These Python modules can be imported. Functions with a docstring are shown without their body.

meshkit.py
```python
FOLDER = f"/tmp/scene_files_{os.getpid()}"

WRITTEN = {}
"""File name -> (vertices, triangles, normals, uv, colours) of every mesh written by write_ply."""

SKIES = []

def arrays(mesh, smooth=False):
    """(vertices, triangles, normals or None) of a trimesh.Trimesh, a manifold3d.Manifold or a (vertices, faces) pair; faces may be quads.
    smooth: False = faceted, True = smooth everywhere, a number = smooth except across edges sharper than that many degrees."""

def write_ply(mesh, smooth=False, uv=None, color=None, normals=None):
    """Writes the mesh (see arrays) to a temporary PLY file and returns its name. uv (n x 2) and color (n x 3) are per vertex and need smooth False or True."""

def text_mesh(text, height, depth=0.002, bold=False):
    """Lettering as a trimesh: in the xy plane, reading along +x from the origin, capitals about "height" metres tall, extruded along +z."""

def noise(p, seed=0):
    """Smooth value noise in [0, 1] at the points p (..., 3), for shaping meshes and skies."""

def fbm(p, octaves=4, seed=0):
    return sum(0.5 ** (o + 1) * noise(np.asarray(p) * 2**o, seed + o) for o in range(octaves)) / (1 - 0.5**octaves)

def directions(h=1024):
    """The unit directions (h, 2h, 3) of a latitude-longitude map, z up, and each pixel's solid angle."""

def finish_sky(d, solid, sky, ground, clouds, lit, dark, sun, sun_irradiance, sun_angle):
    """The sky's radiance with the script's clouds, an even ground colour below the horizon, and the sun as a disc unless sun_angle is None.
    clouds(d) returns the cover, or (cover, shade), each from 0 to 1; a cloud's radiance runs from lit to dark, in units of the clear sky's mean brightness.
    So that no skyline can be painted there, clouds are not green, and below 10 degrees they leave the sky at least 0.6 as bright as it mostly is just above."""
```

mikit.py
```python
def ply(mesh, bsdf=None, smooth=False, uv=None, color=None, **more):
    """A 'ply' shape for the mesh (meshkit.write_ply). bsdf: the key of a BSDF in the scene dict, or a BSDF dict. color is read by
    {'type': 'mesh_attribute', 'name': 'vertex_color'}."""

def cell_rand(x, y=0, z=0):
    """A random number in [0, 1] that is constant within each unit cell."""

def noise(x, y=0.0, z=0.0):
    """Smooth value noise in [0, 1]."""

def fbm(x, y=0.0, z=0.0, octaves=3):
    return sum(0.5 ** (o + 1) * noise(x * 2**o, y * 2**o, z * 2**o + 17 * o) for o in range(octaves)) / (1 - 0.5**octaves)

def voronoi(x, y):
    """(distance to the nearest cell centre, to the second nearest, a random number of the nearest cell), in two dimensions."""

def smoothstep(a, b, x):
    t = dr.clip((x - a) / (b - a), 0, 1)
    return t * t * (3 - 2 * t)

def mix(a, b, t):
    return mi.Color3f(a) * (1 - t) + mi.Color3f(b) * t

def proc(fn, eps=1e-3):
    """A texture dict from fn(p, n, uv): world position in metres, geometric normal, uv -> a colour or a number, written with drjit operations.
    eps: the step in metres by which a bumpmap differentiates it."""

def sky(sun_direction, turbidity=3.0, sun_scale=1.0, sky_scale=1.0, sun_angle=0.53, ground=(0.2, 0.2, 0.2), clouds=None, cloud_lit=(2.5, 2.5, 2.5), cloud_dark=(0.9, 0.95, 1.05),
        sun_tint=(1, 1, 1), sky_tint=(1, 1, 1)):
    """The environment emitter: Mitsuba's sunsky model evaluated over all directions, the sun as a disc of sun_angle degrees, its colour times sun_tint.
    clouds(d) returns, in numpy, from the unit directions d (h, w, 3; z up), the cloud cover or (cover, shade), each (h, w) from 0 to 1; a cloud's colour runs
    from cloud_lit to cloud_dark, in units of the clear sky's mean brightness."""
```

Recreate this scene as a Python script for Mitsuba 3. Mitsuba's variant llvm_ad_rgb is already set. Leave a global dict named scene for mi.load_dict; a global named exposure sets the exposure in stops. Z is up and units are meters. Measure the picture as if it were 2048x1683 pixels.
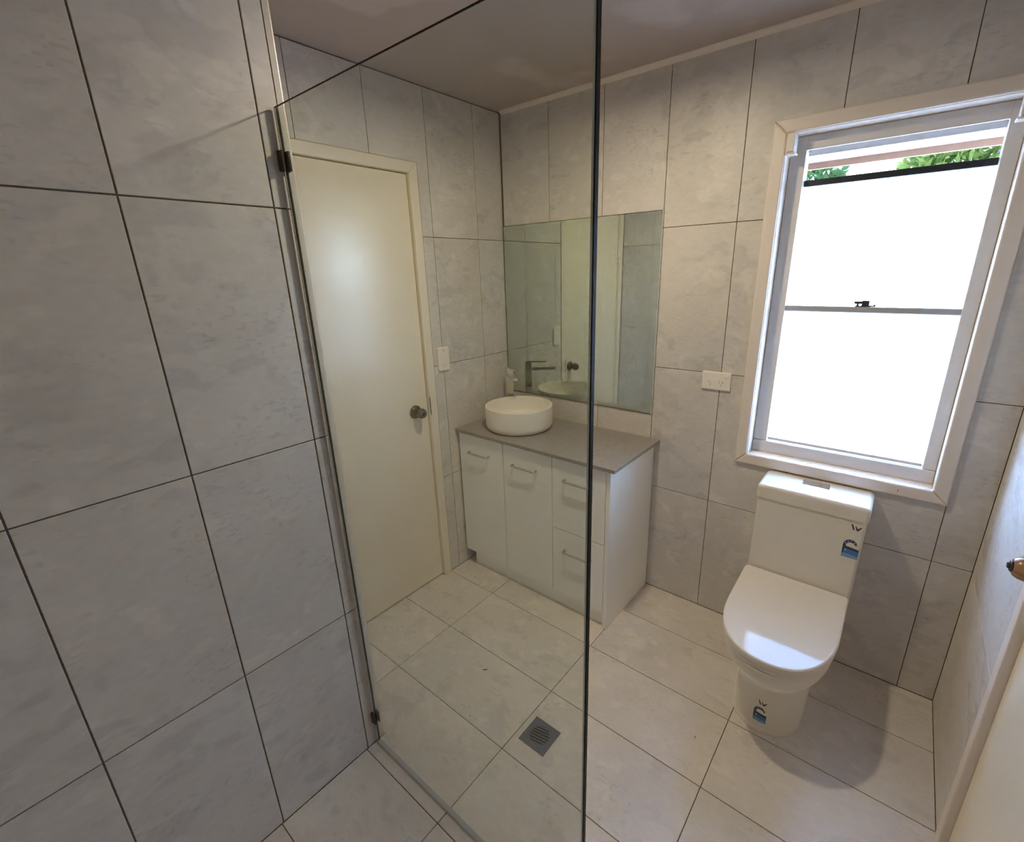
import math, random
import numpy as np, trimesh, shapely
import drjit as dr
import mapbox_earcut as earcut
import manifold3d as m3
import mitsuba as mi
import mikit
from mikit import noise, fbm, voronoi, smoothstep, mix, cell_rand, proc
from shapely.geometry import Polygon, box as sbox

T = mi.ScalarTransform4f
scene, labels = {}, {}
rng = np.random.default_rng(7)

# ------------------------------------------------------------------ camera, sky, sun, exposure
exposure = 0.66
CAM = np.array([1.78935, -2.03519, 1.61667])
YAW, PITCH, ROLL, FOCAL, PX, PY = -0.6856, -0.3089, -0.0265, 929.39, 995.86, 843.30


def camera_axes():
    sa, ca, sb, cb = math.sin(YAW), math.cos(YAW), math.sin(PITCH), math.cos(PITCH)
    fwd = np.array([sa * cb, ca * cb, sb])
    right = np.array([ca, -sa, 0.0])
    up = np.cross(right, fwd)
    return right * math.cos(ROLL) + up * math.sin(ROLL), up * math.cos(ROLL) - right * math.sin(ROLL), fwd


_r, UP, FWD = camera_axes()
scene['camera'] = {
    'type': 'perspective', 'fov': math.degrees(2 * math.atan(1024 / FOCAL)), 'fov_axis': 'x', 'near_clip': 0.02,
    'principal_point_offset_x': (PX - 1024) / 2048, 'principal_point_offset_y': (PY - 841.5) / 1683,
    'to_world': T().look_at(origin=CAM.tolist(), target=(CAM + FWD).tolist(), up=UP.tolist())}


def cloud_cover(d):
    import meshkit
    c = meshkit.fbm(d * np.array([3.0, 3.0, 5.0]), 4, 3)
    return np.clip((c - 0.52) * 5, 0, 1) * 0.6


scene['sky'] = mikit.sky((0.80, 0.10, 0.95), turbidity=3.0, sky_scale=95.0, sun_scale=9.0, sun_tint=(1.0, 0.88, 0.72), ground=(0.5, 0.47, 0.42),
                         sky_tint=(0.76, 1.02, 1.34), clouds=cloud_cover, cloud_lit=(2.0, 2.0, 2.0))
LAMP = (1.0, 0.845, 0.585)
LAMP_POWER = 430.0


# ------------------------------------------------------------------ materials
def rgb(*c):
    return {'type': 'rgb', 'value': list(c)}


def mat(name, color, rough=0.5, spec=0.5, metallic=0.0, two=False, **more):
    c = color if isinstance(color, dict) else rgb(*color)
    b = {'type': 'principled', 'base_color': c, 'roughness': rough, 'metallic': metallic, 'specular': spec, **more}
    if metallic:
        b.pop('specular')
    scene['mat_' + name] = {'type': 'twosided', 'bsdf': b} if two else b
    return 'mat_' + name


def tile_tone(p, n, uv):
    x, y = uv.x, uv.y
    wx, wy = x + 0.05 * (noise(x * 9, y * 9, 3.0) - 0.5), y + 0.05 * (noise(x * 9 + 31, y * 9, 7.0) - 0.5)
    cloud = fbm(wx * 4.0, wy * 4.5, 1.0, octaves=5) - 0.5
    blot = fbm(wx * 13 + 9, wy * 22 + 3, 5.0, octaves=4)
    fine = fbm(x * 55, y * 95, 2.0, octaves=3) - 0.5
    area = smoothstep(0.40, 0.62, fbm(wx * 5 + 40, wy * 5 + 11, 3.0, octaves=3))
    dark = smoothstep(0.52, 0.70, blot) * area
    pale = smoothstep(0.56, 0.72, fbm(wx * 16 + 71, wy * 22 + 23, 8.0, octaves=4)) * smoothstep(0.4, 0.6, fbm(wx * 5 + 3, wy * 5 + 77, 4.0))
    speck = smoothstep(0.70, 0.86, noise(x * 70, y * 150, 6.0)) * smoothstep(0.52, 0.72, fbm(wx * 8 + 5, wy * 8 + 60, 7.0))
    return 1.0 + 0.30 * cloud + 0.14 * fine - 0.15 * dark + 0.12 * pale - 0.15 * speck


def tile_color(p, n, uv):
    v = 1.0 + 0.8 * (tile_tone(p, n, uv) - 1.0)
    warm = fbm(uv.x * 3 + 20, uv.y * 3 + 5, 9.0)
    return mix((0.585, 0.563, 0.532), (0.612, 0.565, 0.508), warm) * v


def floor_color(p, n, uv):
    v = 1.0 + 0.7 * (tile_tone(p, n, uv) - 1.0)
    return mix((0.63, 0.595, 0.55), (0.64, 0.59, 0.53), fbm(uv.x * 3, uv.y * 3, 2.0)) * v


M_TILE = mat('wall_tile', proc(tile_color), 0.42, 0.45)
M_FLOOR = mat('floor_tile', proc(floor_color), 0.42, 0.45)
M_GROUT = mat('grout', (0.115, 0.092, 0.074), 0.9, 0.2)
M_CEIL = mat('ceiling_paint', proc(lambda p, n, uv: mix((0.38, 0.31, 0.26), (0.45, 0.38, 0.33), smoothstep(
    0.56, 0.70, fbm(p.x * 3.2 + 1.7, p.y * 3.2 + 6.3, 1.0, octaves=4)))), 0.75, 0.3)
M_TRIMPAINT = mat('trim_paint', (0.74, 0.67, 0.61), 0.35, 0.5)
M_DOOR = mat('door_paint', proc(lambda p, n, uv: mix((0.76, 0.70, 0.57), (0.80, 0.74, 0.61), fbm(p.y * 5, p.z * 3, 1.0))), 0.24, 0.5)
M_CASING = mat('door_casing_paint', (0.76, 0.70, 0.58), 0.35, 0.5)
M_ALU = mat('window_paint_metal', (0.72, 0.69, 0.67), 0.4, 0.5)
M_RAILGREY = mat('window_grey_rail', (0.42, 0.42, 0.42), 0.4, 0.5)
M_BLACK = mat('black_rail', (0.012, 0.013, 0.015), 0.4, 0.5)
M_LATCH = mat('latch_dark', (0.03, 0.028, 0.025), 0.35, 0.5)
M_WHITE = mat('white_laminate', (0.82, 0.84, 0.85), 0.35, 0.5)
M_BENCH = mat('bench_stone', proc(lambda p, n, uv: mi.Color3f(0.235, 0.210, 0.180) * (0.85 + 0.3 * fbm(p.x * 90, p.y * 90, p.z * 90))), 0.32, 0.5)
M_CERAMIC = mat('ceramic', (0.80, 0.775, 0.74), 0.06, 0.25)
M_SEAT = mat('seat_plastic', (0.80, 0.77, 0.74), 0.06, 0.2)
M_BASIN = mat('basin_ceramic', (0.80, 0.77, 0.72), 0.28, 0.5)
M_PLASTIC = mat('white_plastic', (0.80, 0.76, 0.71), 0.3, 0.5)
M_HOLE = mat('dark_hole', (0.006, 0.006, 0.005), 0.9, 0.05)
M_GREYMARK = mat('grey_mark', (0.25, 0.23, 0.20), 0.6, 0.3)
M_CHROME = mat('chrome', (0.78, 0.78, 0.78), 0.12, metallic=1.0)
M_BRUSHED = mat('brushed_steel', (0.50, 0.50, 0.50), 0.35, metallic=1.0)
M_DRAIN = mat('drain_steel', (0.085, 0.086, 0.088), 0.5, 0.4, metallic=0.4)
M_BRONZE = mat('bronze', (0.105, 0.078, 0.042), 0.34, 0.5, metallic=0.6)
M_DARKBRONZE = mat('dark_bronze', (0.05, 0.035, 0.025), 0.4, metallic=0.7)
M_WOOD = mat('varnished_wood', proc(lambda p, n, uv: mix((0.20, 0.085, 0.022), (0.34, 0.16, 0.05), noise(
    p.y * 60 + 2 * fbm(p.x * 40, p.z * 40), p.z * 160, p.x * 30))), 0.25, 0.5, clearcoat=1.0, clearcoat_gloss=0.95)
M_TRIMMETAL = mat('corner_trim_metal', (0.80, 0.76, 0.70), 0.30, metallic=0.35)
M_SILICONE = mat('silicone', (0.42, 0.43, 0.43), 0.35, 0.5)
M_EDGE = mat('glass_edge', (0.024, 0.021, 0.013), 0.45, 0.05)
M_ARRIS = mat('glass_arris', (0.55, 0.58, 0.52), 0.3, 0.5)
M_NAVY = mat('navy_print', (0.012, 0.022, 0.045), 0.35, 0.5)
M_BLUE = mat('blue_print', (0.035, 0.13, 0.28), 0.35, 0.5)
M_PALEBLUE = mat('pale_blue_print', (0.16, 0.30, 0.46), 0.35, 0.5)
M_STAR = mat('star_print', (0.62, 0.68, 0.75), 0.35, 0.5)
M_MAROON = mat('maroon_print', (0.055, 0.014, 0.016), 0.4, 0.5)
M_DEBRIS = mat('debris', (0.06, 0.05, 0.04), 0.8, 0.2)
M_SHEET = mat('wall_board', (0.30, 0.27, 0.24), 0.9, 0.2)
scene['mat_mirror'] = {'type': 'conductor', 'specular_reflectance': rgb(0.64, 0.71, 0.64)}
scene['mat_glass'] = {'type': 'thindielectric', 'int_ior': 1.5, 'specular_reflectance': rgb(0.55, 0.55, 0.52), 'specular_transmittance': rgb(0.985, 1.0, 0.965)}
scene['mat_frosted'] = {'type': 'blendbsdf', 'weight': 0.5, 'etched': {'type': 'principledthin', 'base_color': rgb(0.96, 0.97, 0.96), 'roughness': 0.55, 'spec_trans': 0.35, 'diff_trans': 1.9, 'eta': 1.5},
                        'clear': {'type': 'thindielectric', 'int_ior': 1.5}}
# outside
M_SOFFIT = mat('soffit_paint', (0.34, 0.25, 0.21), 0.6, 0.3)
M_FASCIA = mat('fascia_paint', (0.32, 0.20, 0.13), 0.5, 0.3)
M_PAVING = mat('paving', proc(lambda p, n, uv: mix((0.32, 0.27, 0.20), (0.40, 0.34, 0.26), fbm(p.x * 3, p.y * 3, 1.0))), 0.8, 0.3)
M_GARDENWALL = mat('garden_wall', (0.56, 0.54, 0.56), 0.8, 0.3)
M_BARK = mat('bark', proc(lambda p, n, uv: mix((0.12, 0.09, 0.06), (0.28, 0.23, 0.18), fbm(p.x * 30, p.y * 30, p.z * 6))), 0.9, 0.2)
for k, c in enumerate([(0.05, 0.085, 0.014), (0.085, 0.105, 0.022), (0.03, 0.05, 0.016)]):
    scene['mat_leaf_%d' % k] = {'type': 'principledthin', 'base_color': rgb(*c), 'roughness': 0.5, 'spec_trans': 0.0, 'diff_trans': 0.9, 'eta': 1.4}


# ------------------------------------------------------------------ helpers
def key_for(name):
    if not any(k == name or k.startswith(name + '__') for k in scene) and name not in labels:
        return name
    n = 1
    while any(k == '%s_%03d' % (name, n) or k.startswith('%s_%03d__' % (name, n)) for k in scene) or '%s_%03d' % (name, n) in labels:
        n += 1
    return '%s_%03d' % (name, n)


def tag(key, label=None, cat=None, group=None, kind=None):
    d = labels.setdefault(key, {})
    for a, b in (('label', label), ('category', cat), ('group', group), ('kind', kind)):
        if b:
            d[a] = b
    return key


def thing(name, label, cat, group=None):
    return tag(key_for(name), label, cat, group)


counter = {}


def obj(name, mesh, m, parent=None, smooth=False, **kw):
    full = (parent + '__' if parent else '') + name
    n = counter.get(full, 0)
    counter[full] = n + 1
    key = full if n == 0 else '%s_%03d' % (full, n)
    scene[key] = mikit.ply(mesh, m, smooth=smooth, **kw)
    return key


def cat(*ms):
    return trimesh.util.concatenate([x for x in ms])


def man(m):
    x = m.to_mesh()
    return trimesh.Trimesh(np.array(x.vert_properties[:, :3]), np.array(x.tri_verts), process=False)


def boxm(x0, x1, y0, y1, z0, z1, r=0.0):
    """A box with chamfered edges (r)."""
    if r <= 0:
        return trimesh.creation.box(bounds=[[x0, y0, z0], [x1, y1, z1]])
    pts = []
    for ax in range(3):
        lo, hi = np.array([x0, y0, z0], float) + r, np.array([x1, y1, z1], float) - r
        lo[ax] -= r
        hi[ax] += r
        pts += [[(lo, hi)[i][0], (lo, hi)[j][1], (lo, hi)[k][2]] for i in (0, 1) for j in (0, 1) for k in (0, 1)]
    return trimesh.convex.convex_hull(np.array(pts))


def rbox(x0, x1, y0, y1, z0, z1, r, seg=16):
    """A box with rounded edges."""
    s = m3.Manifold.sphere(r, seg)
    parts = [s.translate((a, b, c)) for a in (x0 + r, x1 - r) for b in (y0 + r, y1 - r) for c in (z0 + r, z1 - r)]
    return man(m3.Manifold.batch_hull(parts))


def inset(pts, d):
    """Moves every edge of a counter-clockwise polygon inwards by d."""
    p = np.asarray(pts, float)
    e = np.roll(p, -1, 0) - p
    e /= np.linalg.norm(e, axis=1, keepdims=True)
    nrm = np.stack([-e[:, 1], e[:, 0]], 1)
    out = []
    for i in range(len(p)):
        a, b = nrm[i - 1], nrm[i]
        M = np.array([a, b])
        if abs(np.linalg.det(M)) < 1e-9:
            out.append(p[i] + d * b)
        else:
            out.append(np.linalg.solve(M, [a @ p[i] + d, b @ p[i] + d]))
    return np.array(out)


class Frame:
    """A plane: origin, two directions in it, and its normal."""

    def __init__(self, o, u, v):
        self.o, self.u, self.v = (np.array(a, float) for a in (o, u, v))
        self.n = np.cross(self.u, self.v)

    def at(self, uv, d):
        uv = np.asarray(uv, float)
        return self.o + uv[:, :1] * self.u + uv[:, 1:2] * self.v + np.reshape(d, (-1, 1)) * self.n


def slab(poly, frame, d0, d1, r=0.0, steps=1):
    """Prism of a simple polygon from d0 to d1 along the normal, its front edges rounded by r. Returns mesh and in-plane coordinates."""
    pts = np.array(poly.exterior.coords)[:-1] if isinstance(poly, Polygon) else np.asarray(poly, float)
    area = 0.5 * np.sum(pts[:, 0] * np.roll(pts[:, 1], -1) - np.roll(pts[:, 0], -1) * pts[:, 1])
    if area < 0:
        pts = pts[::-1]
    rings = [(pts, d0)]
    if r > 0:
        for k in range(steps + 1):
            a = k / steps * math.pi / 2
            rings.append((inset(pts, r * (1 - math.cos(a))), d1 - r + r * math.sin(a)))
    else:
        rings.append((pts, d1))
    n = len(pts)
    uv = np.vstack([q for q, _ in rings])
    V = np.vstack([frame.at(q, np.full(n, d)) for q, d in rings])
    F = []
    for k in range(len(rings) - 1):
        for i in range(n):
            j = (i + 1) % n
            a, b, c, e = k * n + i, k * n + j, (k + 1) * n + j, (k + 1) * n + i
            F += [[a, b, c], [a, c, e]]
    cap = earcut.triangulate_float64(np.ascontiguousarray(rings[-1][0]), np.array([n], np.uint32)).reshape(-1, 3).astype(int)
    q = rings[-1][0]
    for t in cap:
        s = np.cross(q[t[1]] - q[t[0]], q[t[2]] - q[t[0]])
        t = t if s > 0 else t[::-1]
        F.append((t + (len(rings) - 1) * n).tolist())
        F.append([int(x) for x in t[::-1]])
    return trimesh.Trimesh(V, np.array(F), process=False), uv


def prism(poly, frame, d0, d1):
    """Plain prism, holes allowed."""
    m = trimesh.creation.extrude_polygon(poly, d1 - d0, engine='earcut')
    v = np.array(m.vertices)
    return trimesh.Trimesh(frame.at(v[:, :2], v[:, 2] + d0), m.faces, process=False)


def lathe(profile, n=64, axis='z', at=(0, 0, 0)):
    """Revolves (r, h) points; axis 'z', '+x' or '-x'."""
    prof = np.array(profile, float)
    a = np.linspace(0, 2 * np.pi, n, endpoint=False)
    V = np.vstack([np.stack([r * np.cos(a), r * np.sin(a), np.full(n, h)], 1) for r, h in prof])
    F = []
    for k in range(len(prof) - 1):
        i = np.arange(n)
        j = (i + 1) % n
        F += np.stack([k * n + i, k * n + j, (k + 1) * n + j], 1).tolist() + np.stack([k * n + i, (k + 1) * n + j, (k + 1) * n + i], 1).tolist()
    m = trimesh.Trimesh(V, np.array(F), process=False)
    m.update_faces(m.area_faces > 1e-14)
    if axis == '+x':
        m.apply_transform(trimesh.transformations.rotation_matrix(math.pi / 2, [0, 1, 0]))
    if axis == '-x':
        m.apply_transform(trimesh.transformations.rotation_matrix(-math.pi / 2, [0, 1, 0]))
    m.apply_translation(at)
    return m


def tube(points, r, seg=10):
    s = [m3.Manifold.sphere(r, seg * 2).translate(tuple(map(float, q))) for q in points]
    return man(m3.Manifold.batch_boolean([m3.Manifold.batch_hull([a, b]) for a, b in zip(s[:-1], s[1:])], m3.OpType.Add))


JOINT, TDEPTH = 0.0026, 0.0026


def tiles(parent, frame, polys, m, joint=JOINT):
    for q in polys:
        q = q.buffer(-0.0045, join_style='mitre').buffer(0.0045, join_style='mitre').buffer(-joint / 2, join_style='mitre')
        if q.is_empty or q.area < 4e-5:
            continue
        for g in getattr(q, 'geoms', [q]):
            g = g.simplify(1e-6)
            mesh, uv = slab(g, frame, -TDEPTH, 0.0, 0.0008, 1)
            obj('tile', mesh, m, parent, uv=uv + rng.uniform(0, 40, 2))


def grid(us, vs, area):
    """The cells of a grid, cut to the area."""
    out = []
    for a, b in zip(us[:-1], us[1:]):
        for c, d in zip(vs[:-1], vs[1:]):
            q = sbox(a, c, b, d).intersection(area)
            for g in getattr(q, 'geoms', [q]):
                if g.geom_type == 'Polygon' and g.area > 1e-5:
                    out.append(g)
    return out


# ------------------------------------------------------------------ the setting
W, H, NX, NY, YF = 2.116, 2.385, 0.541, -1.387, -2.75
ZS = [0.0, 0.58, 1.18, 1.78, H - 0.004]

# floor
fl = Frame((0, 0, 0), (1, 0, 0), (0, 1, 0))
obj('floor', boxm(-0.15, W + 0.15, YF - 0.12, 0.15, -0.12, -TDEPTH), M_GROUT)
tag('floor', 'grey stone-look tiled bathroom floor', kind='structure')
area = shapely.union_all([Polygon([(0, 0), (W, 0), (W, YF), (NX, YF), (NX, NY), (0, NY)]), sbox(-0.054, -1.334, 0.01, -0.606), sbox(W - 0.01, -1.344, W + 0.054, -0.616)])
tiles('floor', fl, grid([-0.06, 0.323, 0.923, 1.523, W + 0.06], [YF] + [-0.261 - 0.3 * k for k in range(8, -1, -1)] + [0], area), M_FLOOR)

# back wall with the window
WX0, WX1, WZ0, WZ1 = 1.340, 1.972, 0.838, 2.064          # opening
CX0, CX1, CZ0, CZ1 = 1.304, 2.005, 0.807, 2.099          # outer edge of the casing
bw = Frame((0, 0, 0), (1, 0, 0), (0, 0, 1))               # normal is -y, into the room
obj('wall_back', prism(sbox(-0.15, -0.12, W + 0.15, H + 0.1).difference(sbox(WX0, WZ0, WX1, WZ1)), bw, -0.16, -TDEPTH), M_GROUT)
tag('wall_back', 'grey tiled back wall with the window', kind='structure')
hole = sbox(CX0 + 0.004, CZ0 + 0.004, CX1 - 0.004, CZ1 - 0.004)
area = sbox(0, 0, W, H - 0.004).difference(hole)
xs = [0.008 - 0.3, 0.008, 0.308, 0.608, 0.907, 1.207, 1.507, 1.807, 2.107 + 0.1]
low = [0, 0.308, 0.608, 0.907, 1.207, 1.507, 1.707, CX1]
cells = grid(xs, ZS[2:], sbox(0, 1.18, CX1, H).intersection(area))
cells += grid(low, [0, 0.58, 1.18], area.intersection(sbox(0, 0, CX1, 1.18))) + grid([CX1, W], ZS, area)
tiles('wall_back', bw, cells, M_TILE)

# left wall with door 1
lw = Frame((0, 0, 0), (0, 1, 0), (0, 0, 1))               # normal +x
D0, D1, DZ = -1.383, -0.556, 2.082                         # outer edges of both door casings
obj('wall_left', prism(sbox(NY - 0.1, -0.12, 0.15, H + 0.1).difference(sbox(D0 + 0.01, -0.2, D1 - 0.01, DZ - 0.01)), lw, -0.12, -TDEPTH), M_GROUT)
tag('wall_left', 'grey tiled wall with the cream door', kind='structure')
area = sbox(NY, 0, 0, H - 0.004).difference(sbox(D0 - 0.002, -1, D1, DZ))
tiles('wall_left', lw, grid([NY, -1.089, -0.791, -0.493, -0.195, 0], ZS, area), M_TILE)

# right wall with door 2
rw = Frame((W, 0, 0), (0, -1, 0), (0, 0, 1))              # normal -x
obj('wall_right', prism(sbox(-0.15, -0.12, -YF + 0.1, H + 0.1).difference(sbox(0.577, -0.2, 1.39, DZ - 0.01)), rw, -0.12, -TDEPTH), M_GROUT)
tag('wall_right', 'grey tiled wall with the second door', kind='structure')
area = sbox(0, 0, -YF, H - 0.004).difference(sbox(0.567, -1, 1.40, DZ))
tiles('wall_right', rw, grid([0, 0.567, 0.867, 1.167, 1.467, 1.767, 2.067, 2.367, -YF], ZS, area), M_TILE)

# the shower's side wall and its end
sw = Frame((NX, 0, 0), (0, 1, 0), (0, 0, 1))
obj('wall_shower', boxm(NX - 0.10, NX - TDEPTH, YF - 0.1, NY - 0.016, -0.12, H + 0.1), M_GROUT)
tag('wall_shower', 'grey tiled wall beside the shower glass', kind='structure')
area = sbox(YF, 0, -1.4055, H - 0.004)
tiles('wall_shower', sw, grid([YF, -2.655, -2.355, -2.055, -1.755, -1.455, -1.4055], ZS, area), M_TILE, 0.0036)
ew = Frame((0, NY, 0), (-1, 0, 0), (0, 0, 1))              # normal +y
obj('wall_end', boxm(-0.1, NX - 0.012, NY - 0.10, NY - TDEPTH, -0.12, H + 0.1), M_GROUT)
tag('wall_end', 'grey tiled end of the shower wall, seen in the mirror', kind='structure')
tiles('wall_end', ew, grid([-(NX - 0.012), -0.241, 0], ZS, sbox(-0.6, 0, 0, H - 0.004)), M_TILE)
obj('wall_front', boxm(NX - 0.1, W + 0.1, YF - 0.12, YF - TDEPTH, -0.12, H + 0.1), M_GROUT)
tag('wall_front', 'grey tiled shower wall behind the camera', kind='structure')
fw = Frame((0, YF, 0), (-1, 0, 0), (0, 0, 1))
tiles('wall_front', fw, grid([-W, -1.8, -1.5, -1.2, -0.9, -0.6, -NX], ZS, sbox(-W, 0, -NX, H - 0.004)), M_TILE)

# corner trim of the shower wall
cm = m3.Manifold.batch_hull([m3.Manifold.cylinder(H - 0.004, 0.004, 0.004, 24).translate((NX - 0.0035, NY - 0.0045, 0)),
                             m3.Manifold.cube((0.006, 0.013, H - 0.004)).translate((NX - 0.0065, NY - 0.0175, 0)),
                             m3.Manifold.cube((0.010, 0.006, H - 0.004)).translate((NX - 0.0115, NY - 0.0065, 0))])
obj('trim_1', man(cm), M_TRIMMETAL, smooth=35)
tag('trim_1', 'pale metal corner trim on the end of the shower wall', kind='structure')

# ceiling and its bead
obj('ceiling', boxm(-0.15, W + 0.15, YF - 0.12, 0.15, H, H + 0.1), M_CEIL)
tag('ceiling', 'off-white painted ceiling', kind='structure')
prof = Polygon([(0, H), (-0.024, H)] + [(-0.024 + 0.022 * (1 - math.cos(a)), H - 0.015 * math.sin(a)) for a in np.linspace(0.1, math.pi / 2, 8)] + [(0, H - 0.015)])
obj('trim_2', prism(prof, Frame((0.02, 0, 0), (0, 1, 0), (0, 0, 1)), 0, W - 0.03), M_TRIMPAINT)
tag('trim_2', 'thin white bead between ceiling and back wall', kind='structure')


# ------------------------------------------------------------------ window
def boards(x0, x1, z0, z1, w):
    """Four mitred boards around a rectangle, as polygons: bottom, right, top, left."""
    a, b = [(x0, z0), (x1, z0), (x1, z1), (x0, z1)], [(x0 + w, z0 + w), (x1 - w, z0 + w), (x1 - w, z1 - w), (x0 + w, z1 - w)]
    return [Polygon([a[i], a[(i + 1) % 4], b[(i + 1) % 4], b[i]]) for i in range(4)]


win = 'window_1'
for q in boards(CX0, CX1, CZ0, CZ1, 0.046):
    obj('casing_board', slab(q, bw, 0.0005, 0.018, 0.007, 4)[0], M_TRIMPAINT, win)
tag(win, 'white framed sash window with frosted panes above the toilet', kind='structure')
JX0, JX1, JZ0, JZ1 = 1.352, 1.960, 0.851, 2.051
obj('jamb', boxm(WX0, JX0, -0.012, 0.150, WZ0, WZ1, 0.0015), M_TRIMPAINT, win)
obj('jamb', boxm(JX1, WX1, -0.012, 0.150, WZ0, WZ1, 0.0015), M_TRIMPAINT, win)
obj('head_board', boxm(JX0, JX1, -0.012, 0.150, JZ1, WZ1, 0.0015), M_TRIMPAINT, win)
obj('sill', boxm(JX0, JX1, -0.012, 0.150, WZ0, JZ0, 0.0015), M_TRIMPAINT, win)
obj('pencil_mark', boxm(1.866, 1.8675, -0.0184, -0.0178, 0.825, 0.835), M_DARKBRONZE, win)
FY0, FY1 = 0.058, 0.125                                     # depth of the metal frame
GX0, GX1 = 1.404, 1.921                                     # clear opening
obj('frame_stile', boxm(JX0 + 0.001, GX0, FY0, FY1, 0.902, JZ1 - 0.001, 0.0015), M_ALU, win)
obj('frame_stile', boxm(GX1, JX1 - 0.001, FY0, FY1, 0.902, JZ1 - 0.001, 0.0015), M_ALU, win)
obj('frame_sill', boxm(JX0 + 0.001, JX1 - 0.001, FY0 - 0.003, FY1, JZ0 + 0.0005, 0.9005, 0.0015), M_ALU, win)
hd = cat(boxm(GX0, GX1, FY0, FY0 + 0.010, 2.004, JZ1 - 0.001, 0.001), boxm(GX0, GX1, FY0 + 0.010, FY1 - 0.012, 2.036, JZ1 - 0.001), boxm(
    GX0, GX1, FY1 - 0.012, FY1, 1.992, JZ1 - 0.001, 0.001))
obj('frame_head', hd, M_ALU, win)
# lower sash
obj('bottom_rail', boxm(GX0 + 0.002, GX1 - 0.002, 0.071, 0.089, 0.9045, 0.916, 0.001), M_ALU, win)
obj('meeting_rail', boxm(GX0 - 0.001, GX1 + 0.001, 0.066, 0.089, 1.4445, 1.4645, 0.0015), M_RAILGREY, win)
pane = lambda x0, x1, z0, z1, y: trimesh.Trimesh([[x0, y, z0], [x1, y, z0], [x1, y, z1], [x0, y, z1]], [[0, 1, 2], [0, 2, 3]], process=False)
obj('pane', pane(GX0, GX1, 0.912, 1.446, 0.080), 'mat_frosted', win)
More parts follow.
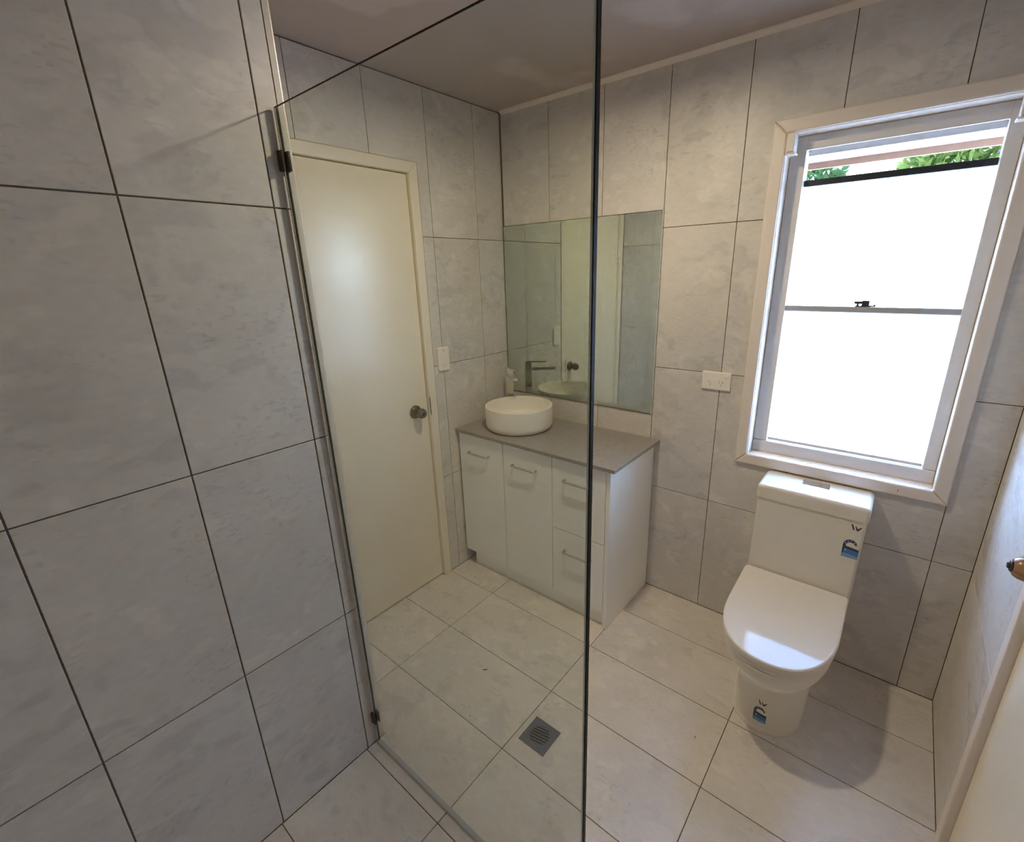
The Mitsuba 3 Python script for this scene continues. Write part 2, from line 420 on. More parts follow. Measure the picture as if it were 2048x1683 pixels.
# upper sash, slid down a hand's width
obj('pane', pane(GX0, GX1, 1.440, 1.892, 0.101), 'mat_frosted', win)
obj('sash_rail', boxm(GX0 + 0.001, GX1 - 0.001, 0.092, 0.110, 1.8885, 1.9095, 0.001), M_BLACK, win)
obj('lower_rail', boxm(GX0 + 0.001, GX1 - 0.001, 0.0935, 0.110, 1.438, 1.452, 0.001), M_ALU, win)
lt = cat(boxm(1.630, 1.676, 0.068, 0.084, 1.4648, 1.468, 0.0008), rbox(1.649, 1.671, 0.068, 0.088, 1.467, 1.4865, 0.002, 12), boxm(
    1.626, 1.652, 0.068, 0.078, 1.4755, 1.4835, 0.0015), boxm(1.634, 1.640, 0.068, 0.078, 1.467, 1.477, 0.001), boxm(
    1.671, 1.688, 0.070, 0.077, 1.4655, 1.469, 0.0008), boxm(1.684, 1.690, 0.069, 0.078, 1.4655, 1.4725, 0.0015))
k = obj('latch', lt, M_LATCH, win)
tag(k, 'dark sash latch')


def bracket(x0, x1, flip, label):
    t = thing('blind_bracket', label, 'bracket', )
    s = 1 if flip else -1
    xw = x1 if flip else x0
    obj('back_plate', boxm(*sorted((xw, xw - s * 0.004)), -0.020, 0.040, 1.984, JZ1 - 0.0005, 0.0012), M_PLASTIC, t)
    obj('housing', rbox(*sorted((xw - s * 0.004, xw - s * 0.026)), -0.026, 0.030, 1.992, JZ1 - 0.001, 0.003, 12), M_PLASTIC, t)
    obj('clip', boxm(*sorted((xw - s * 0.004, xw - s * 0.032)), -0.028, 0.020, 1.9835, 1.9895, 0.0015), M_PLASTIC, t)


bracket(JX0, 0, False, 'white blind bracket in the upper left corner of the window frame')
bracket(0, JX1, True, 'white blind bracket in the upper right corner of the window frame, near the photo edge')


# ------------------------------------------------------------------ doors
def door(name, fr, u0, u1, label, leaf_m, casing_m, knob):
    """Door in the plane of a wall: casing flush with the tiles, leaf set back. u runs along the wall."""
    tag(name, label, kind='structure')
    w, zt = 0.046, DZ
    c0, c1 = u0 + 0.002, u1 - 0.002
    left = Polygon([(c0, 0), (c0 + w, 0), (c0 + w, zt - w), (c0, zt)])
    right = Polygon([(c1 - w, 0), (c1, 0), (c1, zt), (c1 - w, zt - w)])
    top = Polygon([(c0, zt), (c0 + w, zt - w), (c1 - w, zt - w), (c1, zt)])
    for q in (left, right, top):
        obj('casing', slab(q, fr, -0.06, 0.004, 0.004, 3)[0], casing_m, name)
    l0, l1 = c0 + w + 0.003, c1 - w - 0.003
    obj('leaf', slab(sbox(l0, 0.006, l1, zt - w - 0.003), fr, -0.055, -0.016, 0.0015, 1)[0], leaf_m, name)
    obj('draught_seal', slab(sbox(l0 - 0.003, 0.0006, l1 + 0.003, 0.016), fr, -0.085, -0.0555)[0], M_DARKBRONZE, name)
    for q in (sbox(l0 - 0.003, 0.0165, l0 + 0.012, zt - w), sbox(l1 - 0.012, 0.0165, l1 + 0.003, zt - w), sbox(l0, zt - w - 0.014, l1, zt - w)):
        obj('stop', slab(q, fr, -0.075, -0.056)[0], casing_m, name)
    return l0, l1


door('door_1', lw, D0, D1, 'cream flush door with bronze knob on the left wall', M_DOOR, M_CASING, None)
door('door_2', rw, 0.567, 1.394, 'pale flush door with wooden knob at the right edge', M_DOOR, M_TRIMPAINT, None)
for z in (0.25, 1.745):
    h = cat(trimesh.creation.cylinder(0.006, 0.09, sections=16).apply_translation((-0.006, D0 + 0.0495, z)), boxm(-0.0158, -0.0135, D0 + 0.052, D0 + 0.078, z - 0.045, z + 0.045))
    obj('hinge', h, M_PLASTIC, 'door_1')
# bronze knob
KY, KZ = -0.683, 0.975
rose = [(0, 0), (0.033, 0), (0.033, 0.003), (0.030, 0.008), (0.024, 0.013), (0.016, 0.016), (0.013, 0.018), (0, 0.018)]
neck = [(0, 0.016), (0.012, 0.016), (0.012, 0.028), (0.018, 0.031), (0.022, 0.036), (0.0245, 0.044), (0.0245, 0.052), (0.0225, 0.058), (0.0215, 0.058), (
    0.0205, 0.060), (0.0195, 0.064), (0.0160, 0.067), (0.0110, 0.067), (0.010, 0.064), (0, 0.064)]
k = obj('knob', lathe(rose, 48, '+x', (-0.0158, KY, KZ)), M_BRONZE, 'door_1', smooth=40)
tag(k, 'bronze knob')
obj('grip', lathe(neck, 48, '+x', (-0.0158, KY, KZ)), M_BRONZE, k, smooth=40)
obj('key_button', lathe([(0, 0.063), (0.008, 0.063), (0.008, 0.066), (0.006, 0.068), (0, 0.068)], 24, '+x', (-0.0158, KY, KZ)), M_DARKBRONZE, k, smooth=40)
obj('strike_plate', boxm(0.0038, 0.0048, D1 - 0.0485, D1 - 0.0445, 0.945, 1.035), M_DARKBRONZE, 'door_1')
# wooden knob
K2Y, K2Z = -0.702, 0.978
XL = W + 0.0158
k = obj('knob', lathe([(0, 0), (0.033, 0), (0.033, 0.003), (0.029, 0.008), (0.019, 0.012), (0.014, 0.013), (0.0125, 0.024), (0.014, 0.027), (0, 0.027)], 48, '-x', (XL, K2Y, K2Z)), M_DARKBRONZE, 'door_2', smooth=40)
tag(k, 'brown varnished wooden knob with dark metal neck')
obj('grip', lathe([(0, 0.026), (0.015, 0.026), (0.019, 0.029), (0.0235, 0.035), (0.0262, 0.043), (0.0268, 0.050), (0.0258, 0.057), (0.0235, 0.064), (
    0.020, 0.0695), (0.0165, 0.0725), (0, 0.0725)], 64, '-x', (XL, K2Y, K2Z)), M_WOOD, k, smooth=40)
obj('end_button', lathe([(0, 0.072), (0.0125, 0.072), (0.0125, 0.0755), (0.011, 0.077), (0.0065, 0.077), (0.006, 0.081), (0, 0.081)], 32, '-x', (XL, K2Y, K2Z)), M_DARKBRONZE, k, smooth=40)

# ------------------------------------------------------------------ shower glass
sg = thing('shower_screen', 'frameless clear glass shower panel standing on the floor beside the tiled wall', 'shower screen')
SX0, SX1, SY0, SY1, SZ0, SZ1 = 0.548, 1.420, -1.420, -1.410, 0.004, 1.998
e = 0.0025
g2 = lambda y, s: trimesh.Trimesh([[SX0 + e, y, SZ0 + e], [SX1 - e, y, SZ0 + e], [SX1 - e, y, SZ1 - e], [SX0 + e, y, SZ1 - e]], [[0, 1, 2], [0, 2, 3]] if s else [[0, 2, 1], [0, 3, 2]], process=False)
obj('pane', cat(g2(SY0, True), g2(SY1, False)), 'mat_glass', sg)
obj('polished_edge', boxm(SX1 - e, SX1, SY0, SY1, SZ0, SZ1, 0.0006), M_EDGE, sg)
obj('polished_edge', boxm(SX0 + e, SX1 - e, SY0, SY0 + 0.0028, SZ1 - e, SZ1, 0.0004), M_EDGE, sg)
obj('polished_edge', boxm(SX0, SX0 + e, SY0, SY1, SZ0, SZ1, 0.0006), M_EDGE, sg)
obj('arris', boxm(SX1 - e - 0.0035, SX1 - e, SY0 - 0.0002, SY0 + 0.001, SZ0 + 0.01, SZ1 - e), M_ARRIS, sg)
obj('arris', boxm(SX0 + e, SX0 + e + 0.004, SY0 - 0.0002, SY0 + 0.001, SZ0 + 0.01, SZ1 - e), M_ARRIS, sg)
obj('silicone_bead', boxm(SX0 + 0.001, SX1, SY0 - 0.0035, SY1 + 0.0035, 0.0003, 0.0065, 0.002), M_SILICONE, sg)
for z in (1.885, 0.116):
    cl = cat(rbox(NX + 0.0006, NX + 0.0046, SY0 - 0.008, SY1 + 0.008, z - 0.023, z + 0.023, 0.0018, 12),
             rbox(NX + 0.003, NX + 0.020, SY0 - 0.0065, SY0 - 0.0005, z - 0.022, z + 0.022, 0.0015, 12),
             rbox(NX + 0.003, NX + 0.020, SY1 + 0.0005, SY1 + 0.0065, z - 0.022, z + 0.022, 0.0015, 12))
    obj('clamp', cl, M_DARKBRONZE, sg)

# ------------------------------------------------------------------ vanity
v = thing('vanity_cabinet', 'white bathroom vanity with two doors and two drawers under the brown bench top', 'vanity')
BZ = 0.829                                                  # top of the bench
VF = -0.436
obj('carcass', boxm(0.030, 0.910, VF + 0.020, -0.004, 0.092, BZ - 0.0175), M_WHITE, v)
obj('side_panel', boxm(0.9105, 0.930, VF + 0.001, -0.004, 0.0005, BZ - 0.0175, 0.0008), M_WHITE, v)
obj('kickboard', boxm(0.058, 0.9100, VF + 0.026, VF + 0.042, 0.0005, 0.0915), M_WHITE, v)


def front(name, x0, x1, z0, z1, hx0, hx1, hz):
    k = obj(name, boxm(x0, x1, VF, VF + 0.018, z0, z1, 0.0012), M_WHITE, v)
    y = VF - 0.024
    path = [(hx0, VF - 0.001, hz), (hx0, y + 0.006, hz), (hx0 + 0.006, y, hz), (hx1 - 0.006, y, hz), (hx1, y + 0.006, hz), (hx1, VF - 0.001, hz)]
    obj('handle', tube(path, 0.0048, 8), M_BRUSHED, k, smooth=40)


front('door', 0.012, 0.3225, 0.092, 0.806, 0.092, 0.228, 0.712)
front('door', 0.3255, 0.6255, 0.092, 0.806, 0.394, 0.535, 0.712)
front('drawer', 0.6285, 0.909, 0.4485, 0.806, 0.700, 0.843, 0.712)
front('drawer', 0.6285, 0.909, 0.092, 0.4455, 0.700, 0.843, 0.344)
b = obj('benchtop', boxm(0.001, 0.957, -0.452, -0.0005, BZ - 0.017, BZ, 0.0012), M_BENCH)
tag(b, 'thin brown-grey stone bench top lying on the white vanity', 'benchtop')

vb = thing('vessel_basin', 'round white vessel basin standing on the bench top', 'basin')
bx, by, br, bh = 0.268, -0.232, 0.177, 0.124
prof = [(0, 0.0005), (0.148, 0.0005), (0.160, 0.003), (0.169, 0.010), (0.174, 0.020), (br, 0.036), (br, bh - 0.003), (br - 0.0012, bh - 0.0006), (br - 0.003, bh), (
    br - 0.006, bh - 0.0006), (br - 0.0075, bh - 0.003), (br - 0.0085, 0.060), (br - 0.013, 0.042), (br - 0.024, 0.030), (br - 0.045, 0.024), (0.024, 0.019), (0, 0.019)]
obj('bowl', lathe(prof, 128, 'z', (bx, by, BZ)), M_BASIN, vb, smooth=40)
obj('waste', lathe([(0, 0.0192), (0.030, 0.0192), (0.032, 0.0205), (0.031, 0.0225), (0.024, 0.024), (0, 0.024)], 48, 'z', (bx, by, BZ)), M_CHROME, vb, smooth=40)

# tap: a tall square mixer turned towards the basin
tp = thing('mixer_tap', 'tall square chrome mixer tap in the corner behind the basin', 'tap')
rot = trimesh.transformations.rotation_matrix(math.atan2(-0.60, 0.80), [0, 0, 1])
place = lambda m: m.apply_transform(rot).apply_translation((0.086, -0.094, BZ))
obj('base_ring', place(boxm(-0.024, 0.024, -0.024, 0.024, 0.0005, 0.006, 0.0015)), M_CHROME, tp)
obj('body', place(rbox(-0.020, 0.020, -0.020, 0.020, 0.005, 0.258, 0.003, 12)), M_CHROME, tp)
obj('spout', place(rbox(0.012, 0.158, -0.016, 0.016, 0.232, 0.250, 0.003, 12)), M_CHROME, tp)
obj('cartridge', place(rbox(-0.019, 0.019, -0.019, 0.019, 0.256, 0.278, 0.003, 12)), M_CHROME, tp)
obj('lever', place(rbox(-0.019, 0.108, -0.012, 0.012, 0.279, 0.286, 0.002, 12)), M_CHROME, tp)

# mirror
mr = thing('wall_mirror', 'frameless rectangular mirror on the back wall above the bench', 'mirror')
MX0, MX1, MZ0, MZ1 = 0.004, 0.910, 0.950, 1.851
obj('backing', boxm(MX0 + 0.001, MX1 - 0.001, -0.0042, -0.0004, MZ0 + 0.001, MZ1 - 0.001), M_DARKBRONZE, mr)
obj('mirror_glass', trimesh.Trimesh([[MX0 + 0.002, -0.0050, MZ0 + 0.002], [MX1 - 0.006, -0.0050, MZ0 + 0.002], [MX1 - 0.006, -0.0050, MZ1 - 0.002], [MX0 + 0.002, -0.0050, MZ1 - 0.002]], [[0, 1, 2], [0, 2, 3]], process=False), 'mat_mirror', mr)
for q in (boxm(MX1 - 0.006, MX1, -0.0060, -0.0044, MZ0, MZ1), boxm(MX0, MX1 - 0.006, -0.0058, -0.0044, MZ0, MZ0 + 0.002), boxm(MX0, MX1 - 0.006, -0.0058, -0.0044, MZ1 - 0.002, MZ1), boxm(
        MX0, MX0 + 0.002, -0.0058, -0.0044, MZ0 + 0.002, MZ1 - 0.002)):
    obj('polished_edge', q, M_SILICONE if q.bounds[0][0] > 0.9 else M_EDGE, mr)

# ------------------------------------------------------------------ plates on the walls
gp = thing('power_outlet', 'white double power point on the back wall left of the window', 'power outlet')
gx0, gx1, gz0, gz1 = 1.132, 1.251, 1.110, 1.1865
obj('plate', slab(sbox(gx0, gz0, gx1, gz1), bw, 0.0004, 0.010, 0.003, 3)[0], M_PLASTIC, gp)
for s in (-1, 1):
    cx = (gx0 + gx1) / 2 + s * 0.045
    r = obj('rocker', rbox(cx - 0.0055, cx + 0.0055, -0.0135, -0.0095, 1.1655, 1.1795, 0.0015, 12), M_PLASTIC, gp)
    cx = (gx0 + gx1) / 2 + s * 0.022
    sk = obj('socket', lathe([(0, 0), (0.017, 0), (0.017, 0.0006), (0, 0.0006)], 32).apply_transform(trimesh.transformations.rotation_matrix(math.pi / 2, [1, 0, 0])).apply_translation((cx, -0.0100, 1.140)), M_PLASTIC, gp)
    for dx, dz, an in ((-0.0068, 0.005, 30), (0.0068, 0.005, -30), (0, -0.0075, 0)):
        q = boxm(-0.0012, 0.0012, -0.0002, 0.0002, -0.004, 0.004)
        q.apply_transform(trimesh.transformations.rotation_matrix(math.radians(an), [0, 1, 0]))
        obj('slot', q.apply_translation((cx + dx, -0.0108, 1.140 + dz)), M_GREYMARK if dx < 0 else M_PLASTIC if dx > 0 and s < 0 else M_GREYMARK, sk)

ls = thing('light_switch', 'white upright light switch plate on the left wall between door and mirror', 'light switch')
s0, s1, sz0, sz1 = -0.5325, -0.4610, 1.1515, 1.2685
oct_ = Polygon([(s0 + 0.006, sz0), (s1 - 0.006, sz0), (s1, sz0 + 0.006), (s1, sz1 - 0.006), (s1 - 0.006, sz1), (s0 + 0.006, sz1), (s0, sz1 - 0.006), (s0, sz0 + 0.006)])
obj('plate', slab(oct_, lw, 0.0004, 0.011, 0.003, 3)[0], M_PLASTIC, ls)
xrot = trimesh.transformations.rotation_matrix(math.pi / 2, [0, 1, 0])
obj('screw', trimesh.creation.cylinder(0.0032, 0.001, sections=20).apply_transform(xrot).apply_translation((0.0113, -0.4965, 1.2525)), M_GREYMARK, ls)
obj('rocker', rbox(0.0095, 0.0138, -0.5020, -0.4910, 1.171, 1.187, 0.0015, 12), M_PLASTIC, ls)
obj('rocker_mark', boxm(0.0136, 0.0141, -0.4985, -0.4945, 1.1715, 1.1755), M_GREYMARK, ls)

# ------------------------------------------------------------------ floor drain and crumbs
fd = thing('floor_drain', 'square grey floor drain with a round slotted grate', 'floor drain')
dx0, dx1, dy0, dy1 = 0.947, 1.057, -1.096, -0.987
dcx, dcy = (dx0 + dx1) / 2, (dy0 + dy1) / 2
circ = shapely.Point(dcx, dcy).buffer(0.037, 32)
obj('plate', prism(sbox(dx0, dy0, dx1, dy1).difference(circ), fl, 0.0004, 0.0036), M_DRAIN, fd)
obj('well', prism(shapely.Point(dcx, dcy).buffer(0.0365, 32), fl, 0.0003, 0.0007), M_HOLE, fd)
for i in range(-3, 4):
    q = sbox(-0.06, i * 0.0108 - 0.0024, 0.06, i * 0.0108 + 0.0024)
    q = shapely.affinity.translate(shapely.affinity.rotate(q, 11, origin=(0, 0)), dcx, dcy).intersection(circ)
    if q.area > 1e-6:
        obj('grate_bar', prism(q, fl, 0.0008, 0.0034), M_DRAIN, fd)
for (x, y, a, lab) in ((0.638, -0.948, 0.5, 'tiny dark chip lying on the floor tiles near the cream door'), (1.449, -0.703, 1.6, 'tiny dark chip lying on the floor tiles in front of the toilet')):
    t = boxm(-0.009, 0.009, -0.0022, 0.0022, 0.0003, 0.0030, 0.001)
    t.vertices[:, 1] += 0.003 * np.sin(t.vertices[:, 0] * 250)
    t.apply_transform(trimesh.transformations.rotation_matrix(a, [0, 0, 1])).apply_translation((x, y, 0))
    if y > -0.8:
        t.apply_translation((-x, -y, 0)).apply_scale(0.5).apply_translation((x, y, 0.0002))
    kk = 'debris_chip' if 'debris_chip' not in scene else 'debris_chip_001'
    scene[kk] = mikit.ply(t, M_DEBRIS)
    tag(kk, lab, 'debris')

# ------------------------------------------------------------------ toilet
tl = thing('toilet', 'white close-coupled toilet with closed lid below the window', 'toilet')
TX = 1.617


def dshape(hw, back, straight, front_y, n=2.3, corner=0.02, seg=40):
    """Outline (x, y): straight back, straight sides, rounded front; n is the superellipse power of the front."""
    t = np.linspace(0, math.pi, seg)
    fx = hw * np.sign(np.cos(t)) * np.abs(np.cos(t)) ** (2 / n)
    fy = straight - (straight - front_y) * np.abs(np.sin(t)) ** (2 / n)
    frontc = np.stack([fx, fy], 1)                           # from +x side round the front to -x side
    a = np.linspace(0, math.pi / 2, 7)
    bl = np.stack([-hw + corner - corner * np.cos(a), back - corner + corner * np.sin(a)], 1)
    brc = np.stack([hw - corner + corner * np.sin(a), back - corner + corner * np.cos(a)], 1)
    pts = np.vstack([frontc, bl, brc])                        # clockwise seen from above
    return pts[::-1] + np.array([TX, 0])


def loft(sections):
    """Closed mesh through outlines with equal point counts: [(outline, z), ...] from bottom to top."""
    n = len(sections[0][0])
    V = np.vstack([np.column_stack([o, np.full(n, z)]) for o, z in sections])
    F = []
    for k in range(len(sections) - 1):
        i = np.arange(n)
        j = (i + 1) % n
        F += np.stack([k * n + i, k * n + j, (k + 1) * n + j], 1).tolist() + np.stack([k * n + i, (k + 1) * n + j, (k + 1) * n + i], 1).tolist()
    for k, flip in ((0, True), (len(sections) - 1, False)):
        c = len(V)
        V = np.vstack([V, np.append(sections[k][0].mean(0), sections[k][1])])
        for i in range(n):
            a, b = k * n + i, k * n + (i + 1) % n
            F.append([b, a, c] if flip else [a, b, c])
    return trimesh.Trimesh(V, np.array(F), process=False)


PAN = [  # z, half width, where the sides end, front
    (0.0006, 0.1190, -0.40, -0.5430), (0.012, 0.1190, -0.40, -0.5430), (0.018, 0.1160, -0.40, -0.5395), (0.10, 0.1150, -0.40, -0.5370), (0.17, 0.1160, -0.40, -0.5390),
    (0.205, 0.1220, -0.40, -0.5480), (0.235, 0.1330, -0.40, -0.5700), (0.265, 0.1470, -0.40, -0.6020), (0.295, 0.1590, -0.40, -0.6320), (0.325, 0.1680, -0.40, -0.6540), (
        0.350, 0.1725, -0.40, -0.6630), (0.368, 0.1730, -0.40, -0.6640), (0.372, 0.1710, -0.40, -0.6620)]


def pan_at(z):
    P = np.array(PAN)
    return [np.interp(z, P[:, 0], P[:, i]) for i in (1, 2, 3)]


zs = sorted(set([q[0] for q in PAN] + np.linspace(0.02, 0.365, 28).tolist()))
secs = []


def TILT(m):
    """Seat and lid slope a little to the front, and are crowned across."""
    v = np.array(m.vertices)
    v[:, 2] += (v[:, 1] + 0.60) * 0.047 - 0.090 * (v[:, 0] - TX) ** 2 + 0.0015
    return trimesh.Trimesh(v, m.faces, process=False)


from scipy.interpolate import PchipInterpolator
PI = [PchipInterpolator([q[0] for q in PAN], [q[i] for q in PAN]) for i in (1, 2, 3)]
for z in zs:
    secs.append((dshape(float(PI[0](z)), -0.004, -0.40, float(PI[2](z)), 2.15, 0.012), z))
obj('pan', loft(secs), M_CERAMIC, tl, smooth=35)
obj('pan_deck', rbox(TX - 0.171, TX + 0.171, -0.172, -0.004, 0.355, 0.4030, 0.006, 16), M_CERAMIC, tl, smooth=35)


def cushion(hw, back, straight, fy, z0, z1, r, n=2.3, corner=0.016):
    s = [(dshape(hw - r * 0.5, back - r * 0.5, straight, fy + r * 0.5, n, corner), z0)]
    s.append((dshape(hw, back, straight, fy, n, corner), z0 + r * 0.4))
    for a in np.linspace(0, math.pi / 2, 6):
        d = r * (1 - math.cos(a))
        s.append((dshape(hw - d, back - d, straight, fy + d, n, max(corner - d, 0.004)), z1 - r + r * math.sin(a)))
    last, c = s[-1][0], np.array([TX, (back + fy) / 2])
    for f in (0.85, 0.65, 0.45, 0.25, 0.1):
        s.append((c + (last - c) * f, z1))
    return loft(s)


obj('seat', TILT(cushion(0.1770, -0.182, -0.40, -0.6620, 0.3745, 0.3915, 0.004)), M_SEAT, tl, smooth=40)
obj('lid', TILT(cushion(0.1800, -0.178, -0.40, -0.6650, 0.3930, 0.4160, 0.006)), M_SEAT, tl, smooth=40)
CYF = -0.172
# cistern: box with rounded upright edges
def rrect(x0, x1, y0, y1, r, seg=6):
    a = np.linspace(0, math.pi / 2, seg)
    c = [(x1 - r, y1 - r, 0), (x0 + r, y1 - r, 1), (x0 + r, y0 + r, 2), (x1 - r, y0 + r, 3)]
    return np.vstack([np.stack([cx + r * np.cos(a + k * math.pi / 2), cy + r * np.sin(a + k * math.pi / 2)], 1) for cx, cy, k in c])


obj('cistern', loft([(rrect(1.4405, 1.7985, CYF, -0.006, 0.012), 0.4035), (rrect(1.4425, 1.8005, CYF, -0.006, 0.012), 0.56), (rrect(1.4425, 1.8015, CYF, -0.006, 0.012), 0.7430)]), M_CERAMIC, tl, smooth=35)
ls_ = [(rrect(1.438, 1.806, CYF - 0.005, -0.004, 0.014), 0.7450)]
for a in np.linspace(0, math.pi / 2, 7):
    d = 0.014 * (1 - math.cos(a))
    ls_.append((rrect(1.438 + d, 1.806 - d, CYF - 0.005 + d, -0.004 - d * 0.3, 0.014), 0.800 - 0.014 + 0.014 * math.sin(a)))
k = obj('cistern_lid', loft(ls_), M_CERAMIC, tl, smooth=35)
tag(k, 'glossy white cistern lid')
bt = obj('flush_plate', slab(sbox(1.576, -0.081, 1.667, -0.036), fl, 0.8002, 0.8020, 0.001, 1)[0], M_CHROME, tl)
for a, b_ in ((1.579, 1.6335), (1.6355, 1.664)):
    obj('flush_button', slab(sbox(a, -0.078, b_, -0.039), fl, 0.8021, 0.8045, 0.001, 1)[0], M_CHROME, bt)
for s in (-1, 1):
    q = trimesh.creation.cylinder(0.009, 0.030, sections=20).apply_transform(trimesh.transformations.rotation_matrix(math.pi / 2, [0, 1, 0]))
    obj('hinge', q.apply_translation((TX + s * 0.085, -0.1755, 0.4035)), M_CHROME, tl, smooth=40)


# the printed stickers: outlines in (x, z), laid on the toilet's surface
def fine(poly, step=0.004):
    """Triangulates a polygon with extra points so that it can follow a curve."""
    poly = poly.segmentize(step)
    pts, tris = [], []
    m_ = trimesh.creation.triangulate_polygon(poly, engine='earcut')
    V, F = m_
    tm = trimesh.Trimesh(np.column_stack([V, np.zeros(len(V))]), F, process=False)
    tm = tm.subdivide_to_size(step * 2.2)
    return tm


def lay(poly, surface, lift):
    tms = [fine(g) for g in getattr(poly, 'geoms', [poly]) if g.area > 1e-8]
    tm = cat(*tms)
    v_ = np.array(tm.vertices)
    y = np.array([surface(a, b) for a, b in v_[:, :2]])
    out = trimesh.Trimesh(np.column_stack([v_[:, 0], y - lift, v_[:, 1]]), tm.faces, process=False)
    nrm = np.cross(out.vertices[out.faces[0][1]] - out.vertices[out.faces[0][0]], out.vertices[out.faces[0][2]] - out.vertices[out.faces[0][0]])
    if nrm[1] > 0:
        out.invert()
    return out


def arc(cx, cz, rx, rz, a0, a1, n=24):
    t = np.radians(np.linspace(a0, a1, n))
    return np.stack([cx + rx * np.cos(t), cz + rz * np.sin(t)], 1)


def star(cx, cz, r):
    a = np.radians(90 + 36 * np.arange(10))
    rr = np.where(np.arange(10) % 2 == 0, r, r * 0.45)
    return Polygon(np.stack([cx + rr * np.cos(a), cz + rr * np.sin(a)], 1))


def stickers(parent, surface, x, z, s, ang, wx, wz):
    """Water label: dark arch with stars over a blue panel; above it a maroon W mark. (x, z): lower left corner, s: width."""
    R = lambda q: shapely.affinity.rotate(q, ang, origin=(x, z))
    sc = lambda u, w: (x + u * s, z + w * s)
    P = lambda pts: R(Polygon([sc(*q) for q in pts]))
    st = obj('label_sticker', lay(P([(0, 0), (1, 0), (1, 0.80), (0.0, 0.95)]), surface, 0.00030), M_BLUE, parent)
    obj('panel_band', lay(P([(0.02, 0.02), (0.98, 0.02), (0.98, 0.22), (0.02, 0.36)]), surface, 0.00045), M_PALEBLUE, st)
    outer, inner = arc(0.44, 1.00, 0.44, 0.50, 180, 12), arc(0.46, 0.98, 0.29, 0.30, 16, 180)
    pts = np.vstack([outer, inner, [(0.17, 0.92), (0.98, 0.80), (1.0, 0.55), (0.90, 0.62), (0.12, 0.74), (0.08, 0.30), (0.0, 0.2)]])
    g = Polygon([sc(*q) for q in pts]).buffer(0)
    g = max(getattr(g, 'geoms', [g]), key=lambda q: q.area)
    obj('arch', lay(R(g), surface, 0.00060), M_NAVY, st)
    for a in (155, 118, 85, 52, 24):
        c = sc(0.45 + 0.365 * math.cos(math.radians(a)), 0.99 + 0.40 * math.sin(math.radians(a)))
        obj('star', lay(R(star(*c, 0.062 * s)), surface, 0.00075), M_STAR, st)
    drop = sc(0.20, 0.60)
    obj('drop', lay(R(shapely.Point(drop).buffer(0.055 * s)), surface, 0.00075), M_STAR, st)
    w = s * 0.62
    S = lambda pts: shapely.affinity.rotate(Polygon([(wx + u * w, wz + q * w) for u, q in pts]), ang, origin=(wx, wz))
    wm = shapely.union_all([S([(-0.55, 0.44), (-0.38, 0.42), (-0.16, -0.08), (-0.12, -0.28), (-0.28, -0.26)]), S([(-0.14, 0.24), (0.02, 0.22), (0.16, -0.04), (0.44, 0.24), (0.58, 0.26), (
        0.24, -0.30), (0.08, -0.30)])])
    obj('watermark_logo', lay(wm, surface, 0.00030), M_MAROON, parent)


stickers(tl, lambda a, b: CYF, 1.7450, 0.5925, 0.0490, 0, 1.7735, 0.7145)


def pan_front(x, z):
    hw, sy, fy = float(PI[0](z)), -0.40, float(PI[2](z))
    n = 2.15
    u = min(abs(x - TX) / hw, 0.999)
    return sy - (sy - fy) * (1 - u ** n) ** (1 / n)


stickers(tl, pan_front, 1.5960, 0.0420, 0.0430, 0, 1.620, 0.126)

# ------------------------------------------------------------------ ceiling lamp (just above the frame)
cl = thing('ceiling_lamp', 'small round white surface downlight on the ceiling', 'lamp')
LX, LY, LZ, LR = 0.950, -0.820, 2.318, 0.042
obj('housing', lathe([(0, H - 0.0005), (0.050, H - 0.0005), (0.050, LZ), (0.049, LZ - 0.002), (LR + 0.001, LZ - 0.002), (LR + 0.001, LZ + 0.004), (0, LZ + 0.004)][::-1], 48, 'z', (LX, LY, 0)), M_PLASTIC, cl, smooth=40)
disc = trimesh.creation.cylinder(LR, 0.002, sections=40).apply_translation((LX, LY, LZ))
scene[cl + '__diffuser'] = {**mikit.ply(disc, M_PLASTIC), 'emitter': {'type': 'area', 'radiance': rgb(*[c * LAMP_POWER for c in LAMP])}}

# ------------------------------------------------------------------ outside
obj('ground', boxm(-14, 16, 0.16, 24, -0.62, -0.45), M_PAVING)
tag('ground', 'pale paving outside the window', kind='structure')
ev = thing('roof_eave', 'pinkish painted eave outside the top of the window', 'eave')
obj('soffit', boxm(-1.5, 4.2, 0.162, 0.690, 2.062, 2.075), M_SOFFIT, ev)
obj('fascia', boxm(-1.5, 4.2, 0.690, 0.712, 2.036, 2.24), M_FASCIA, ev)
gw = thing('garden_wall', 'pale rendered garden wall behind the frosted panes', 'wall')
obj('body', boxm(-6, 9, 4.6, 4.75, -0.45, 1.55), M_GARDENWALL, gw)
obj('coping', boxm(-6, 9, 4.57, 4.78, 1.5505, 1.60, 0.008), M_GARDENWALL, gw)


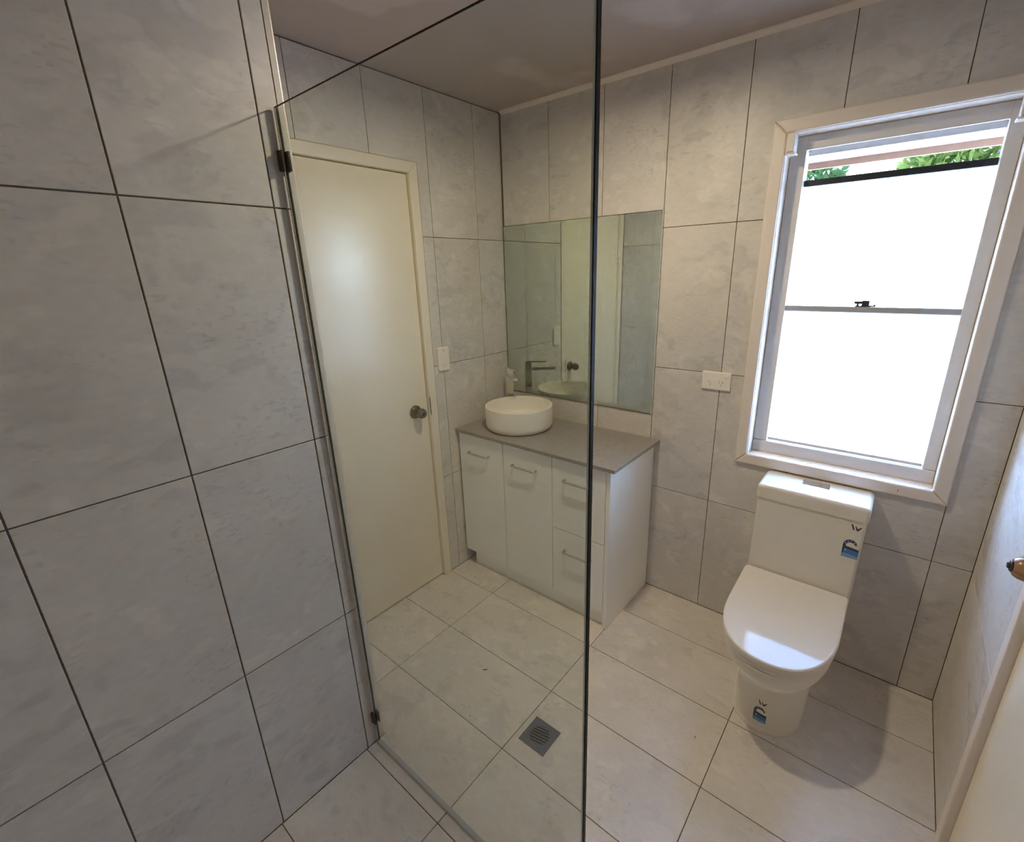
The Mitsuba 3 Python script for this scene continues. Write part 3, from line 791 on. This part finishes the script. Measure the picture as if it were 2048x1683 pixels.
def leaf_cloud(n, c, r, size, seed):
    g = np.random.default_rng(seed)
    d = g.normal(size=(n, 3))
    d /= np.linalg.norm(d, axis=1, keepdims=True)
    p = np.array(c) + d * (g.uniform(0.25, 1, (n, 1)) ** 0.5) * np.array(r)
    a = g.normal(size=(n, 3))
    a /= np.linalg.norm(a, axis=1, keepdims=True)
    b_ = np.cross(a, g.normal(size=(n, 3)))
    b_ /= np.linalg.norm(b_, axis=1, keepdims=True)
    s = size * g.uniform(0.6, 1.3, (n, 1))
    V = np.stack([p - a * s, p - b_ * s * 0.38, p + a * s, p + b_ * s * 0.38], 1).reshape(-1, 3)
    i = np.arange(n)[:, None] * 4
    return trimesh.Trimesh(V, np.vstack([i + [0, 1, 2], i + [0, 2, 3]]), process=False)


def tree(x, y, ztop, rad, m, seed, label, n=2600, size=0.07):
    t = thing('tree', label, 'tree')
    obj('trunk', tube([(x, y, -0.45), (x + 0.05, y, 0.6), (x - 0.03, y + 0.03, ztop - rad * 0.9)], 0.06, 6), M_BARK, t, smooth=40)
    g = np.random.default_rng(seed)
    for k in range(5):
        q = (x + g.uniform(-0.6, 0.6) * rad, y + g.uniform(-0.4, 0.4) * rad, ztop - g.uniform(0.05, 0.6) * rad)
        obj('branch', tube([(x, y, ztop - rad * 1.1), q], 0.018, 5), M_BARK, t)
    f = obj('foliage', leaf_cloud(n, (x, y, ztop - rad * 0.85), (rad, rad * 0.7, rad * 0.85), size, seed), m, t)
    tag(f, kind='stuff')


tree(-2.9, 7.2, 3.3, 1.25, 'mat_leaf_0', 15, 'green tree blurred behind the left side of the upper frosted pane', 4200, 0.10)
tree(-0.05, 6.6, 3.2, 1.2, 'mat_leaf_2', 11, 'dark green leafy tree beyond the garden wall, leftmost through the window gap', 3600, 0.09)
tree(2.15, 7.6, 3.5, 0.95, 'mat_leaf_1', 12, 'bright yellow-green leafy tree beyond the garden wall, middle of the window gap', 3000, 0.09)
tree(4.35, 7.0, 3.3, 1.2, 'mat_leaf_0', 13, 'mid green leafy tree beyond the garden wall, rightmost through the window gap', 3600, 0.09)
tree(7.6, 8.4, 3.8, 1.60, 'mat_leaf_1', 14, 'light green tree blurred behind the right side of the upper frosted pane', 4800, 0.11)
